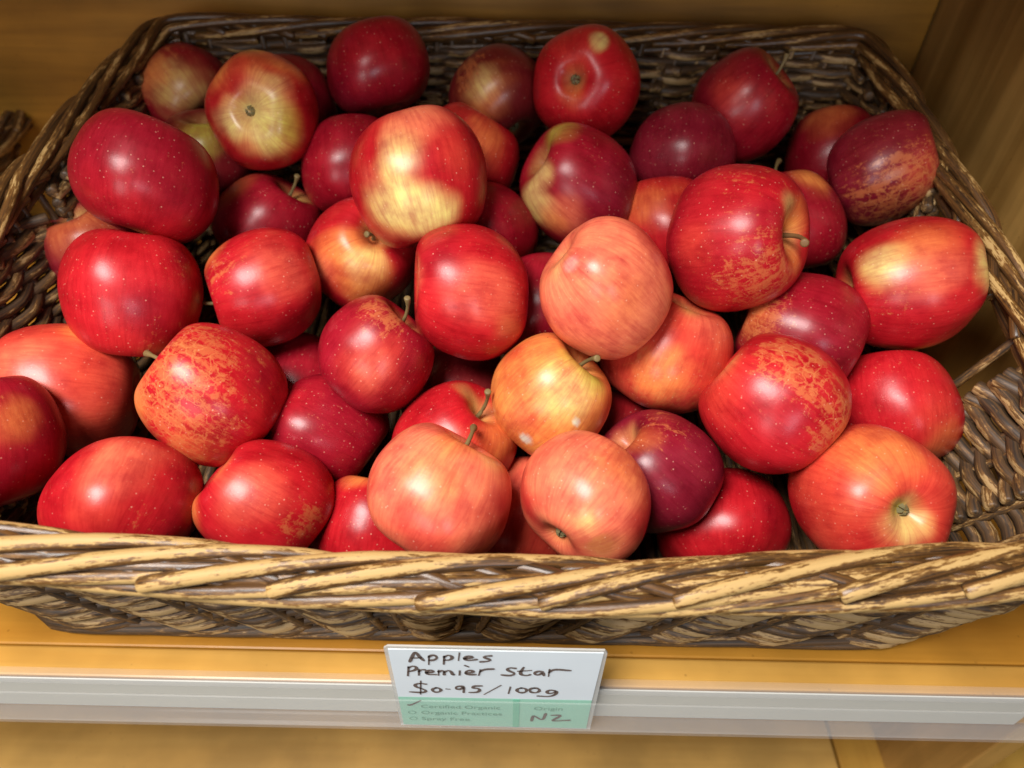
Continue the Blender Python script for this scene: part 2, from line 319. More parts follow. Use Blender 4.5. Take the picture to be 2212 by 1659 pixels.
APPLES = [
 ([-0.2639, 0.5662, 0.1627], 0.0361, 0.963, [[0.7266, 0.2022, 0.6566], [0.6871, -0.2139, -0.6944], [-0.0, 0.9557, -0.2944]], 'crimson', [[-0.483, 0.687, 0.543, 0.875, 'tan', 0.9], [-0.63, 0.757, -0.171, 0.463, 'orange', 0.7]], 0.35, [[-0.656, 0.714, -0.246, 0.72, 0.3]], [-0.252, 0.274, 0.608], 0, 'tan and dull red apple in the shaded corner beside the yellow-green-eyed apple'),
 ([-0.1781, 0.4872, 0.1848], 0.0392, 1.039, [[-0.9996, -0.0113, -0.0261], [-0.0284, 0.3982, 0.9169], [0.0, 0.9172, -0.3983]], 'red', [[-0.21, -0.042, -0.977, 0.787, 'yellow', 1], [-0.622, -0.18, -0.762, 0.514, 'green', 0.9], [0.03, 0.975, -0.22, 0.373, 'green', 0.7], [0.519, 0.615, -0.594, 0.497, 'orange', 0.8], [-0.479, 0.747, -0.461, 0.58, 'orange', 0.8], [0.323, -0.171, -0.931, 0.497, 'yellow', 0.9]], 0.1, [], None, 1, 'apple with a broad yellow-green flush around its dark eye, facing out near the back'),
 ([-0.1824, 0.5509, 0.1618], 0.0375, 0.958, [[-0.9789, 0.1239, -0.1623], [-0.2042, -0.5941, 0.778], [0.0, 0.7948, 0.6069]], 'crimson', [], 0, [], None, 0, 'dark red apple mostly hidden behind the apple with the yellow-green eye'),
 ([-0.1049, 0.5449, 0.1931], 0.0392, 0.88, [[-0.9215, 0.3135, -0.2291], [-0.3883, -0.744, 0.5438], [0.0, 0.5901, 0.8073]], 'crimson', [[0.297, 0.946, 0.13, 0.8, 'red', 0.6]], 0, [], None, 0, 'plain crimson apple standing highest against the back rim, without a visible stem or eye'),
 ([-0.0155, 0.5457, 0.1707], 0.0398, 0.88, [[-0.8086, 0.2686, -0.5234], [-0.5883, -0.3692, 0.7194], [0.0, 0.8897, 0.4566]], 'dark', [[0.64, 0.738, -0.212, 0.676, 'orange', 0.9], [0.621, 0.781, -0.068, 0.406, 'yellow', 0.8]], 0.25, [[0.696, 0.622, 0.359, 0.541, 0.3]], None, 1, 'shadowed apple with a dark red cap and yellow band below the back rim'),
 ([0.0493, 0.5219, 0.1936], 0.0391, 1.06, [[-0.9282, 0.1697, 0.3311], [0.3721, 0.4234, 0.826], [0.0, 0.8899, -0.4561]], 'red', [[-0.287, 0.626, -0.725, 0.172, 'yellow', 0.9], [0.103, 0.344, -0.933, 0.517, 'scarlet', 0.5], [-0.064, -0.249, -0.966, 0.345, 'orange', 0.35]], 0, [], None, 1, 'round red apple at the back showing its eye with one small yellow spot above it'),
 ([0.1707, 0.5321, 0.1759], 0.0389, 0.995, [[0.1355, -0.8041, 0.5788], [0.9908, 0.1099, -0.0791], [-0.0, 0.5842, 0.8116]], 'crimson', [[-0.771, 0.58, 0.264, 0.63, 'scarlet', 0.55], [0.033, 0.066, 0.997, 0.405, 'tan', 0.6]], 0.1, [], [0.121, 0.111, 1.12], 0, 'dim dull-red apple with its stem hollow facing the back corner wicker'),
 ([0.2518, 0.5303, 0.1362], 0.037, 1.06, [[-0.9989, 0.03, -0.0348], [-0.046, -0.6524, 0.7565], [0.0, 0.7573, 0.653]], 'crimson', [[0.441, 0.696, 0.567, 0.595, 'orange', 0.45]], 0.05, [], None, 0, 'dim red apple peeking out behind the purple apple whose stem touches the side rim'),
 ([0.2598, 0.4706, 0.1602], 0.0369, 1.06, [[0.1492, -0.5533, 0.8195], [0.9888, 0.0835, -0.1237], [-0.0, 0.8288, 0.5596]], 'purple', [[-0.783, 0.037, 0.621, 0.623, 'scarlet', 0.5]], 0.38, [[-0.927, -0.259, 0.272, 1.067, 0.33]], [0.514, -0.106, 1.059], 0, 'dark purple-red apple with orange mottling whose stem touches the side rim'),
 ([-0.2313, 0.4038, 0.1756], 0.0425, 0.911, [[-0.9519, -0.2116, 0.2218], [0.3065, -0.6571, 0.6887], [0.0, 0.7235, 0.6903]], 'crimson', [[-0.65, 0.26, -0.714, 0.615, 'red', 0.8], [-0.263, 0.841, -0.473, 0.547, 'red', 0.4]], 0.08, [[-0.972, 0.155, -0.179, 0.547, 0.12]], None, 0, 'large smooth crimson apple with two pale window reflections'),
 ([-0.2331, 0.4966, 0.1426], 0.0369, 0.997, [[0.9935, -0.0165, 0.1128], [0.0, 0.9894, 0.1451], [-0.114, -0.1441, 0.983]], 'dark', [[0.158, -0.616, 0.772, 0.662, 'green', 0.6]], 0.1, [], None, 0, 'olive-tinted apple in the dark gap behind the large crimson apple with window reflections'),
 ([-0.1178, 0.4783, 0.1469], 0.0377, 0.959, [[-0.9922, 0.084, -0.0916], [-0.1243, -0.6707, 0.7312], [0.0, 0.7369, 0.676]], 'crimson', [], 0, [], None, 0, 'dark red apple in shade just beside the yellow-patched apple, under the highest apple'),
 ([-0.0596, 0.3999, 0.1829], 0.0422, 1.06, [[0.9167, 0.2997, 0.2643], [0.3996, -0.6875, -0.6064], [-0.0, 0.6615, -0.75]], 'red', [[-0.622, 0.645, 0.443, 0.642, 'yellow', 1], [-0.125, 0.763, 0.634, 0.405, 'yellow', 1], [-0.376, 0.899, -0.226, 0.419, 'yellow', 0.8], [0.007, 0.731, -0.683, 0.506, 'salmon', 0.9], [-0.828, 0.548, -0.115, 0.338, 'salmon', 0.5], [0.361, 0.929, -0.086, 0.405, 'scarlet', 0.5]], 0.05, [], [-0.141, 0.499, 0.832], 0, 'red apple with big creamy yellow patches and its stem pointing down'),
 ([-0.0349, 0.4825, 0.1576], 0.037, 0.91, [[-0.6581, -0.5788, 0.4816], [0.753, -0.5059, 0.4209], [0.0, 0.6396, 0.7687]], 'red', [[-0.731, 0.521, 0.44, 0.634, 'orange', 0.45]], 0.05, [], None, 0, 'dull orange-red apple half hidden behind the yellow-patched apple'),
 ([0.0423, 0.4419, 0.1562], 0.0382, 1.053, [[-0.0541, 0.5797, -0.813], [-0.9985, -0.0314, 0.044], [0.0, 0.8142, 0.5806]], 'crimson', [[0.813, 0.544, -0.208, 0.788, 'purple', 0.8], [0.661, -0.369, 0.653, 0.456, 'yellow', 0.7], [-0.108, 0.497, 0.861, 0.398, 'green', 0.8], [0.507, 0.086, 0.857, 0.315, 'yellow', 0.8], [0.957, -0.144, 0.252, 0.456, 'salmon', 0.6], [0.881, -0.39, 0.266, 0.332, 'orange', 0.6]], 0.2, [[0.579, 0.231, -0.782, 0.415, 0.2]], [0.27, 0.154, 0.772], 0, 'apple with a green-streaked stem hollow on one cheek and a purple-red other cheek'),
 ([0.1204, 0.4894, 0.1563], 0.0372, 0.948, [[-0.9941, -0.0603, 0.0903], [0.1086, -0.5524, 0.8265], [0.0, 0.8314, 0.5557]], 'purple', [], 0.1, [], None, 0, 'shadowed purple apple without stem, between the back-corner apple and the apple with a purple cheek'),
 ([-0.1799, 0.4488, 0.1173], 0.0361, 1.005, [[-0.498, -0.5952, 0.6306], [0.8672, -0.3418, 0.3622], [0.0, 0.7272, 0.6864]], 'crimson', [[0.299, 0.898, 0.322, 0.561, 'orange', 0.35], [-0.048, -0.208, 0.977, 0.299, 'tan', 0.7]], 0.15, [], [-0.105, 0.17, 1.175], 0, 'small shaded red apple with upright stem under the apple with the yellow-green eye'),
 ([-0.1043, 0.408, 0.1223], 0.0369, 1.006, [[0.6215, -0.603, 0.5002], [0.7834, 0.4783, -0.3968], [-0.0, 0.6385, 0.7696]], 'red', [[-0.676, 0.04, 0.736, 0.643, 'orange', 0.9], [-0.487, -0.355, 0.798, 0.429, 'yellow', 0.9], [-0.54, -0.696, 0.474, 0.515, 'orange', 0.7], [-0.95, 0.026, 0.311, 0.343, 'salmon', 0.4], [-0.031, -0.007, 0.999, 0.429, 'orange', 0.7]], 0.1, [], [-0.231, 0.066, 0.871], 0, 'orange and yellow apple with deep stem hollow tucked beneath the yellow-patched apple'),
 ([-0.0235, 0.4244, 0.1276], 0.0383, 0.905, [[-0.8138, 0.2931, -0.5019], [-0.5812, -0.4104, 0.7027], [0.0, 0.8636, 0.5043]], 'crimson', [], 0, [], None, 0, 'dark red sliver of apple behind the pinkish-red apple in the middle'),
 ([0.1042, 0.432, 0.1322], 0.0356, 1.017, [[-0.9762, 0.1543, -0.1525], [-0.2169, -0.6943, 0.6862], [0.0, 0.7029, 0.7113]], 'red', [[0.386, 0.824, 0.415, 0.726, 'orange', 0.5]], 0.05, [], None, 0, 'dull orange apple in the gap between peach apple and the apple with sideways brown stem'),
 ([0.134, 0.3686, 0.1644], 0.0421, 0.975, [[0.6121, -0.3645, 0.7018], [0.7908, 0.2821, -0.5432], [-0.0, 0.8874, 0.461]], 'red', [[-0.923, 0.34, -0.178, 0.398, 'scarlet', 0.5], [0.073, 0.148, 0.986, 0.411, 'orange', 1], [-0.025, 0.42, 0.907, 0.265, 'yellow', 0.6], [-0.48, 0.499, 0.722, 0.398, 'crimson', 0.6], [-0.151, -0.33, 0.932, 0.265, 'orange', 0.7]], 0.38, [[-0.743, -0.25, 0.621, 0.729, 0.22], [-0.205, 0.917, 0.343, 0.464, 0.12]], [-0.479, 0.066, 1.171], 0, 'big red apple with orange flecks and a brown stem pointing sideways from its orange hollow'),
 ([0.1941, 0.4455, 0.13], 0.0377, 1.06, [[-0.8672, 0.3643, -0.3396], [-0.498, -0.6343, 0.5913], [0.0, 0.6819, 0.7314]], 'crimson', [[-0.157, 0.736, 0.659, 0.421, 'orange', 0.85]], 0.05, [], [-0.459, -0.224, 1.164], 0, 'dark red apple with an orange shoulder behind the apple with the sideways brown stem'),
 ([0.246, 0.3653, 0.137], 0.0412, 1.049, [[-0.0287, -0.2083, -0.9776], [-0.9996, 0.006, 0.028], [0.0, 0.978, -0.2084]], 'red', [[0.434, 0.696, 0.572, 0.437, 'yellow', 0.95], [0.418, 0.561, -0.715, 0.338, 'yellow', 0.85], [0.698, 0.715, 0.03, 0.564, 'salmon', 0.6], [0.31, 0.951, -0.013, 0.564, 'orange', 0.45]], 0.22, [[0.745, 0.391, 0.541, 0.494, 0.2]], [0.244, 0.249, 0.966], 0, 'red apple with two bright yellow patches resting against the side rim by the handle hole'),
 ([-0.2894, 0.4158, 0.1109], 0.0361, 1.06, [[0.9319, 0.0535, -0.3588], [-0.0, 0.9891, 0.1475], [0.3628, -0.1374, 0.9217]], 'purple', [[0.308, -0.523, 0.794, 0.632, 'orange', 0.4]], 0.3, [[0.456, -0.584, 0.672, 0.632, 0.12]], None, 0, 'orange apple with dark red blotches half hidden under the large crimson apple'),
 ([-0.2345, 0.3484, 0.1301], 0.0402, 1.06, [[0.991, -0.1069, -0.0807], [-0.1339, -0.7907, -0.5974], [0.0, 0.6028, -0.7979]], 'red', [[0.736, 0.663, 0.134, 0.532, 'crimson', 0.7], [0.634, 0.297, 0.713, 0.319, 'orange', 0.45], [0.801, 0.111, -0.589, 0.426, 'crimson', 0.5]], 0.2, [[0.781, 0.284, 0.556, 0.568, 0.2], [0.871, 0.192, -0.453, 0.426, 0.2]], [-0.153, -0.321, 1.203], 0, 'glossy bright red apple with a strong white highlight directly below the large crimson apple'),
 ([-0.1607, 0.368, 0.1209], 0.0376, 1.027, [[0.5156, -0.0546, -0.8551], [-0.8568, -0.0329, -0.5145], [0.0, 0.998, -0.0638]], 'red', [[0.694, 0.684, -0.225, 0.596, 'salmon', 0.35], [-0.296, 0.685, 0.666, 0.358, 'orange', 0.8], [0.187, -0.036, 0.982, 0.358, 'orange', 0.6]], 0.24, [[0.201, 0.735, 0.648, 0.636, 0.22]], [-0.321, -0.008, 1.132], 0, 'pinkish-red apple with orange flecked edge and stem poking towards the glossy bright red apple'),
 ([-0.0261, 0.3424, 0.1393], 0.0402, 0.954, [[0.1465, 0.2509, -0.9569], [-0.9892, 0.0371, -0.1417], [0.0, 0.9673, 0.2536]], 'red', [[0.822, 0.569, 0.005, 0.623, 'salmon', 0.38], [0.271, 0.747, 0.607, 0.485, 'crimson', 0.5], [0.861, 0.156, -0.484, 0.415, 'tan', 0.25], [0.266, 0.341, 0.902, 0.277, 'salmon', 0.5]], 0.08, [], None, 0, 'pinkish-red freckled apple in the middle with a dimple on its side, touching the peach apple'),
 ([0.0512, 0.3247, 0.1579], 0.0378, 1.038, [[0.2064, 0.6174, 0.7591], [0.9785, -0.1302, -0.1601], [-0.0, 0.7758, -0.6309]], 'salmon', [[0.353, 0.931, -0.092, 0.554, 'red', 0.85], [0.079, 0.876, 0.475, 0.416, 'red', 0.75], [-0.653, 0.517, -0.553, 0.554, 'salmon', 0.6], [-0.792, 0.606, 0.066, 0.485, 'orange', 0.35], [-0.369, 0.099, -0.924, 0.332, 'yellow', 0.4], [-0.493, -0.733, -0.469, 0.277, 'scarlet', 0.6], [-0.56, 0.283, -0.779, 0.125, 'white', 0.35]], 0.03, [], None, 1, 'smooth peach coloured apple at the centre with its small eye near the top edge'),
 ([-0.0819, 0.3136, 0.1132], 0.0343, 1.003, [[-0.533, -0.5499, 0.643], [0.8461, -0.3464, 0.4051], [0.0, 0.76, 0.65]], 'crimson', [[-0.725, 0.689, 0.012, 0.726, 'scarlet', 0.7], [-0.759, 0.649, -0.052, 0.444, 'salmon', 0.35]], 0.22, [[-0.136, 0.59, 0.796, 0.605, 0.33]], [-0.045, 0.331, 1.183], 0, 'smallish red apple with mottled shoulder and thin upright stem, below the orange and yellow apple'),
 ([0.1796, 0.3414, 0.1124], 0.0386, 1.042, [[-0.4143, 0.0634, -0.9079], [-0.9101, -0.0289, 0.4133], [0.0, 0.9976, 0.0697]], 'crimson', [[0.507, 0.403, 0.762, 0.451, 'orange', 0.5], [0.661, 0.645, -0.383, 0.527, 'purple', 0.3]], 0.3, [[0.547, 0.464, 0.697, 0.602, 0.3]], None, 0, 'purple-red apple with orange mottled side beneath the apple with the sideways brown stem'),
 ([0.0957, 0.3318, 0.1058], 0.0405, 0.925, [[-0.758, -0.5496, 0.3514], [0.6523, -0.6386, 0.4083], [0.0, 0.5387, 0.8425]], 'scarlet', [[-0.322, 0.933, -0.16, 0.557, 'orange', 1], [-0.509, 0.305, 0.805, 0.535, 'salmon', 0.7], [-0.154, 0.392, 0.907, 0.3, 'tan', 0.6]], 0.3, [[-0.387, 0.845, -0.368, 0.785, 0.25]], None, 0, 'red apple with round orange patch edged in dark red blotches below the peach apple'),
 ([-0.274, 0.3071, 0.0866], 0.0406, 1.06, [[0.2286, 0.3015, -0.9257], [-0.9735, 0.0708, -0.2173], [0.0, 0.9508, 0.3097]], 'scarlet', [[0.399, 0.806, 0.437, 0.634, 'salmon', 0.45], [-0.277, 0.911, -0.304, 0.423, 'orange', 0.8], [0.925, 0.373, 0.077, 0.634, 'salmon', 0.25], [-0.271, 0.721, 0.637, 0.423, 'red', 0.6]], 0.12, [[-0.192, 0.981, -0.037, 0.423, 0.2]], None, 1, 'coral-red apple with eye turned into the shade, under the glossy bright red apple'),
 ([-0.1724, 0.286, 0.1037], 0.0387, 1.049, [[-0.2252, 0.6477, -0.7279], [-0.9743, -0.1497, 0.1682], [0.0, 0.7471, 0.6648]], 'red', [[0.582, -0.097, 0.807, 0.452, 'orange', 0.8], [0.979, 0.128, -0.16, 0.417, 'orange', 0.3], [-0.258, 0.929, -0.267, 0.486, 'crimson', 0.6], [0.754, 0.552, -0.355, 0.417, 'crimson', 0.5]], 0.48, [[0.825, 0.246, 0.509, 0.973, 0.25], [0.058, 0.877, 0.476, 0.625, 0.15]], [-0.207, -0.418, 1.113], 0, 'red apple heavily mottled with orange, its short pale stem at the upper corner'),
 ([0.1478, 0.28, 0.1136], 0.0392, 1.03, [[-0.5718, 0.2749, -0.773], [-0.8204, -0.1916, 0.5387], [0.0, 0.9422, 0.3351]], 'red', [[0.305, 0.283, 0.909, 0.333, 'tan', 0.7], [0.75, 0.648, -0.13, 0.733, 'crimson', 0.35], [0.73, 0.156, 0.665, 0.4, 'scarlet', 0.6], [0.088, 0.396, -0.914, 0.3, 'orange', 0.8]], 0.25, [[0.18, 0.948, 0.263, 0.533, 0.5], [0.18, 0.574, -0.798, 0.633, 0.42]], None, 0, 'large red apple with a network of tan russet marks on its top and one side'),
 ([0.2409, 0.3107, 0.0798], 0.0361, 1.06, [[-0.9874, 0.0883, -0.1313], [-0.1583, -0.5512, 0.8192], [0.0, 0.8297, 0.5582]], 'red', [[-0.084, 0.839, -0.537, 0.645, 'scarlet', 0.6], [-0.259, 0.676, -0.69, 0.484, 'orange', 0.4]], 0, [], None, 1, 'clean red apple wedged against the side wicker below the apple with two yellow patches'),
 ([0.0226, 0.2953, 0.0987], 0.036, 1.018, [[-0.3475, -0.7329, 0.5849], [0.9377, -0.2716, 0.2168], [0.0, 0.6238, 0.7816]], 'orange', [[-0.618, 0.538, 0.573, 0.612, 'yellow', 0.7], [-0.393, 0.064, 0.917, 0.382, 'green', 0.9], [-0.206, 0.466, 0.861, 0.306, 'green', 0.6], [0.417, 0.87, 0.264, 0.382, 'red', 0.65], [-0.696, -0.385, 0.606, 0.306, 'red', 0.55], [-0.527, 0.818, -0.231, 0.459, 'salmon', 0.4], [-0.692, 0.527, -0.493, 0.115, 'white', 1], [-0.94, 0.214, 0.267, 0.069, 'white', 1]], 0.05, [], [-0.342, 0.168, 1.163], 0, 'yellow-orange apple with green stem hollow and two whitish bruise spots'),
 ([-0.1176, 0.2963, 0.0634], 0.038, 1.028, [[0.245, 0.47, 0.848], [0.9695, -0.1188, -0.2143], [-0.0, 0.8746, -0.4848]], 'crimson', [[-0.18, 0.71, -0.681, 0.538, 'red', 0.5]], 0.12, [[0.133, 0.671, -0.73, 0.461, 0.2]], None, 0, 'dark crimson apple sunk in the gap beneath the smallish apple with thin upright stem'),
 ([-0.0336, 0.282, 0.0733], 0.0359, 0.995, [[-0.3137, -0.7335, 0.603], [0.9495, -0.2423, 0.1992], [0.0, 0.635, 0.7725]], 'red', [[-0.574, -0.252, 0.779, 0.484, 'orange', 0.9], [0.18, 0.239, 0.954, 0.312, 'tan', 0.8], [-0.624, 0.699, 0.348, 0.39, 'salmon', 0.4]], 0.1, [], [-0.081, 0.269, 1.205], 0, 'half hidden red apple with orange side and a yellowish stem behind the yellow-orange front apple'),
 ([0.0843, 0.2587, 0.0777], 0.0357, 0.981, [[-0.3369, 0.5962, -0.7288], [-0.9415, -0.2133, 0.2607], [0.0, 0.774, 0.6332]], 'purple', [[0.18, 0.473, 0.863, 0.337, 'orange', 0.5], [-0.08, -0.051, 0.995, 0.337, 'salmon', 0.35], [-0.116, 0.701, 0.703, 0.525, 'crimson', 0.5]], 0.26, [[-0.116, 0.701, 0.703, 0.674, 0.2]], None, 0, 'purple-red pale-flecked apple with green stem hollow, behind the peach apple with low eye'),
 ([-0.2803, 0.2431, 0.1084], 0.0367, 1.06, [[-0.9731, 0.1654, -0.1602], [-0.2303, -0.6991, 0.6769], [0.0, 0.6956, 0.7184]], 'crimson', [[-0.769, 0.57, 0.288, 0.37, 'orange', 0.5], [-0.788, -0.109, 0.606, 0.403, 'red', 0.6]], 0.2, [[-0.721, 0.608, 0.333, 0.538, 0.2]], None, 0, 'dark red apple with orange smear, cut off by the picture edge'),
 ([-0.2078, 0.2278, 0.0809], 0.0387, 0.911, [[-0.9998, -0.0031, 0.018], [0.0183, -0.1705, 0.9852], [0.0, 0.9853, 0.1706]], 'red', [[-0.27, 0.939, 0.214, 0.65, 'salmon', 0.7], [-0.128, 0.896, -0.425, 0.455, 'scarlet', 0.6]], 0.08, [[-0.605, 0.584, -0.541, 0.52, 0.25]], None, 0, 'red apple with pale coral top behind the front rim, below the heavily mottled apple'),
 ([-0.1368, 0.2361, 0.0709], 0.0348, 1.06, [[-0.1872, 0.5997, -0.778], [-0.9823, -0.1143, 0.1483], [0.0, 0.792, 0.6105]], 'red', [[0.392, 0.835, 0.386, 0.598, 'salmon', 0.4], [0.547, -0.204, 0.812, 0.374, 'orange', 0.6], [0.036, 0.324, 0.945, 0.299, 'tan', 0.5]], 0.18, [[0.422, 0.727, -0.542, 0.598, 0.3], [0.651, -0.247, 0.718, 0.374, 0.3]], None, 0, 'lumpy red apple with olive-tan crease on its side, behind the front rim'),
 ([-0.036, 0.2228, 0.1014], 0.0384, 0.902, [[-0.8225, -0.3189, 0.471], [0.5688, -0.4612, 0.681], [0.0, 0.828, 0.5607]], 'salmon', [[0.075, 0.962, 0.263, 0.626, 'salmon', 0.7], [-0.963, -0.062, 0.264, 0.595, 'red', 0.95], [-0.539, 0.179, 0.823, 0.313, 'yellow', 0.4], [-0.518, 0.624, -0.585, 0.751, 'red', 0.7], [0.568, 0.78, -0.264, 0.313, 'scarlet', 0.55], [-0.17, 0.549, 0.818, 0.376, 'orange', 0.8], [-0.256, 0.939, 0.23, 0.501, 'orange', 0.5]], 0.05, [], [0.25, -0.448, 0.981], 0, 'big orange-coral apple with a stubby stem on top, standing against the front rim'),
 ([0.039, 0.2218, 0.0998], 0.0354, 0.88, [[-0.8253, -0.0833, 0.5585], [0.5646, -0.1217, 0.8163], [0.0, 0.9891, 0.1475]], 'salmon', [[0.572, 0.364, -0.735, 0.611, 'red', 0.9], [-0.99, 0.016, 0.141, 0.509, 'red', 0.8], [-0.37, 0.689, -0.624, 0.285, 'yellow', 0.6], [-0.43, 0.839, 0.333, 0.509, 'orange', 0.6], [0.611, 0.784, -0.114, 0.339, 'scarlet', 0.4], [-0.189, 0.077, -0.979, 0.407, 'scarlet', 0.5], [-0.693, 0.332, -0.64, 0.272, 'tan', 0.5]], 0.1, [[-0.693, 0.332, -0.64, 0.339, 0.4]], None, 1, 'peach apple with its eye low down, against the front rim'),
 ([0.1955, 0.2369, 0.0865], 0.0389, 1.06, [[-0.9891, -0.0953, -0.1123], [-0.1473, 0.6398, 0.7543], [0.0, 0.7626, -0.6468]], 'scarlet', [[0.268, 0.755, -0.599, 0.652, 'orange', 0.75], [0.036, -0.225, -0.974, 0.405, 'yellow', 0.85], [0.944, -0.156, 0.291, 0.522, 'red', 0.9], [-0.67, -0.176, -0.721, 0.326, 'red', 0.6], [0.113, 0.076, -0.991, 0.157, 'green', 0.9], [0.576, 0.317, -0.754, 0.391, 'salmon', 0.4], [0.395, -0.506, -0.767, 0.457, 'red', 0.6]], 0, [], None, 1, 'largest coral apple with its eye ringed in yellow, at the front beside bare wicker'),
 ([0.1326, 0.2554, 0.0313], 0.0405, 0.88, [[-0.9922, -0.0118, 0.1239], [0.1245, -0.0938, 0.9878], [0.0, 0.9955, 0.0946]], 'red', [[-0.425, 0.887, -0.18, 0.496, 'crimson', 0.6]], 0.03, [], None, 0, 'bright red apple low behind the front rim beneath the purple-red flecked apple'),
 ([-0.0811, 0.2388, 0.0381], 0.0358, 0.997, [[-0.9712, -0.1562, 0.1801], [0.2384, -0.6364, 0.7336], [0.0, 0.7554, 0.6553]], 'red', [[0.227, 0.509, 0.83, 0.347, 'orange', 0.8]], 0, [], None, 0, 'red sliver of apple with orange top between the lumpy red apple and the orange-coral apple'),
 ([0.0091, 0.2617, 0.0279], 0.0377, 1.05, [[-0.9854, -0.0715, 0.1544], [0.1702, -0.4142, 0.8941], [0.0, 0.9074, 0.4203]], 'scarlet', [[0.161, 0.755, 0.635, 0.387, 'salmon', 0.6]], 0, [], None, 0, 'coral sliver of apple in the narrow gap behind the two front peach and orange apples'),
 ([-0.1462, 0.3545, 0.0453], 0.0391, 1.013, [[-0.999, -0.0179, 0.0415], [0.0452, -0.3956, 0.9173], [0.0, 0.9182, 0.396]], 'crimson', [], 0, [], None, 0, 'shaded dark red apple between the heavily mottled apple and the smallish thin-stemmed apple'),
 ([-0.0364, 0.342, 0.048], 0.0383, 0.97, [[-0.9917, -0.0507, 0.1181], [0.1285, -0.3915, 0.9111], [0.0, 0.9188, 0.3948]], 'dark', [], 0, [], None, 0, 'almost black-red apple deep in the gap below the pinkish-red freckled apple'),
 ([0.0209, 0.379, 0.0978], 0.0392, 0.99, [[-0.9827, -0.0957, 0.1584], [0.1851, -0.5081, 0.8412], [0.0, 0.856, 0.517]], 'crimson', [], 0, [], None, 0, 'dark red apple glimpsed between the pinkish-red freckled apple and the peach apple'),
 ([0.0802, 0.3125, 0.0398], 0.0389, 1.01, [[-0.9769, -0.0794, 0.1983], [0.2136, -0.3633, 0.9069], [0.0, 0.9283, 0.3718]], 'dark', [[0.302, 0.912, 0.276, 0.479, 'red', 0.5]], 0, [], None, 0, 'deep shaded apple in the gap under the red apple with the round orange patch'),
]
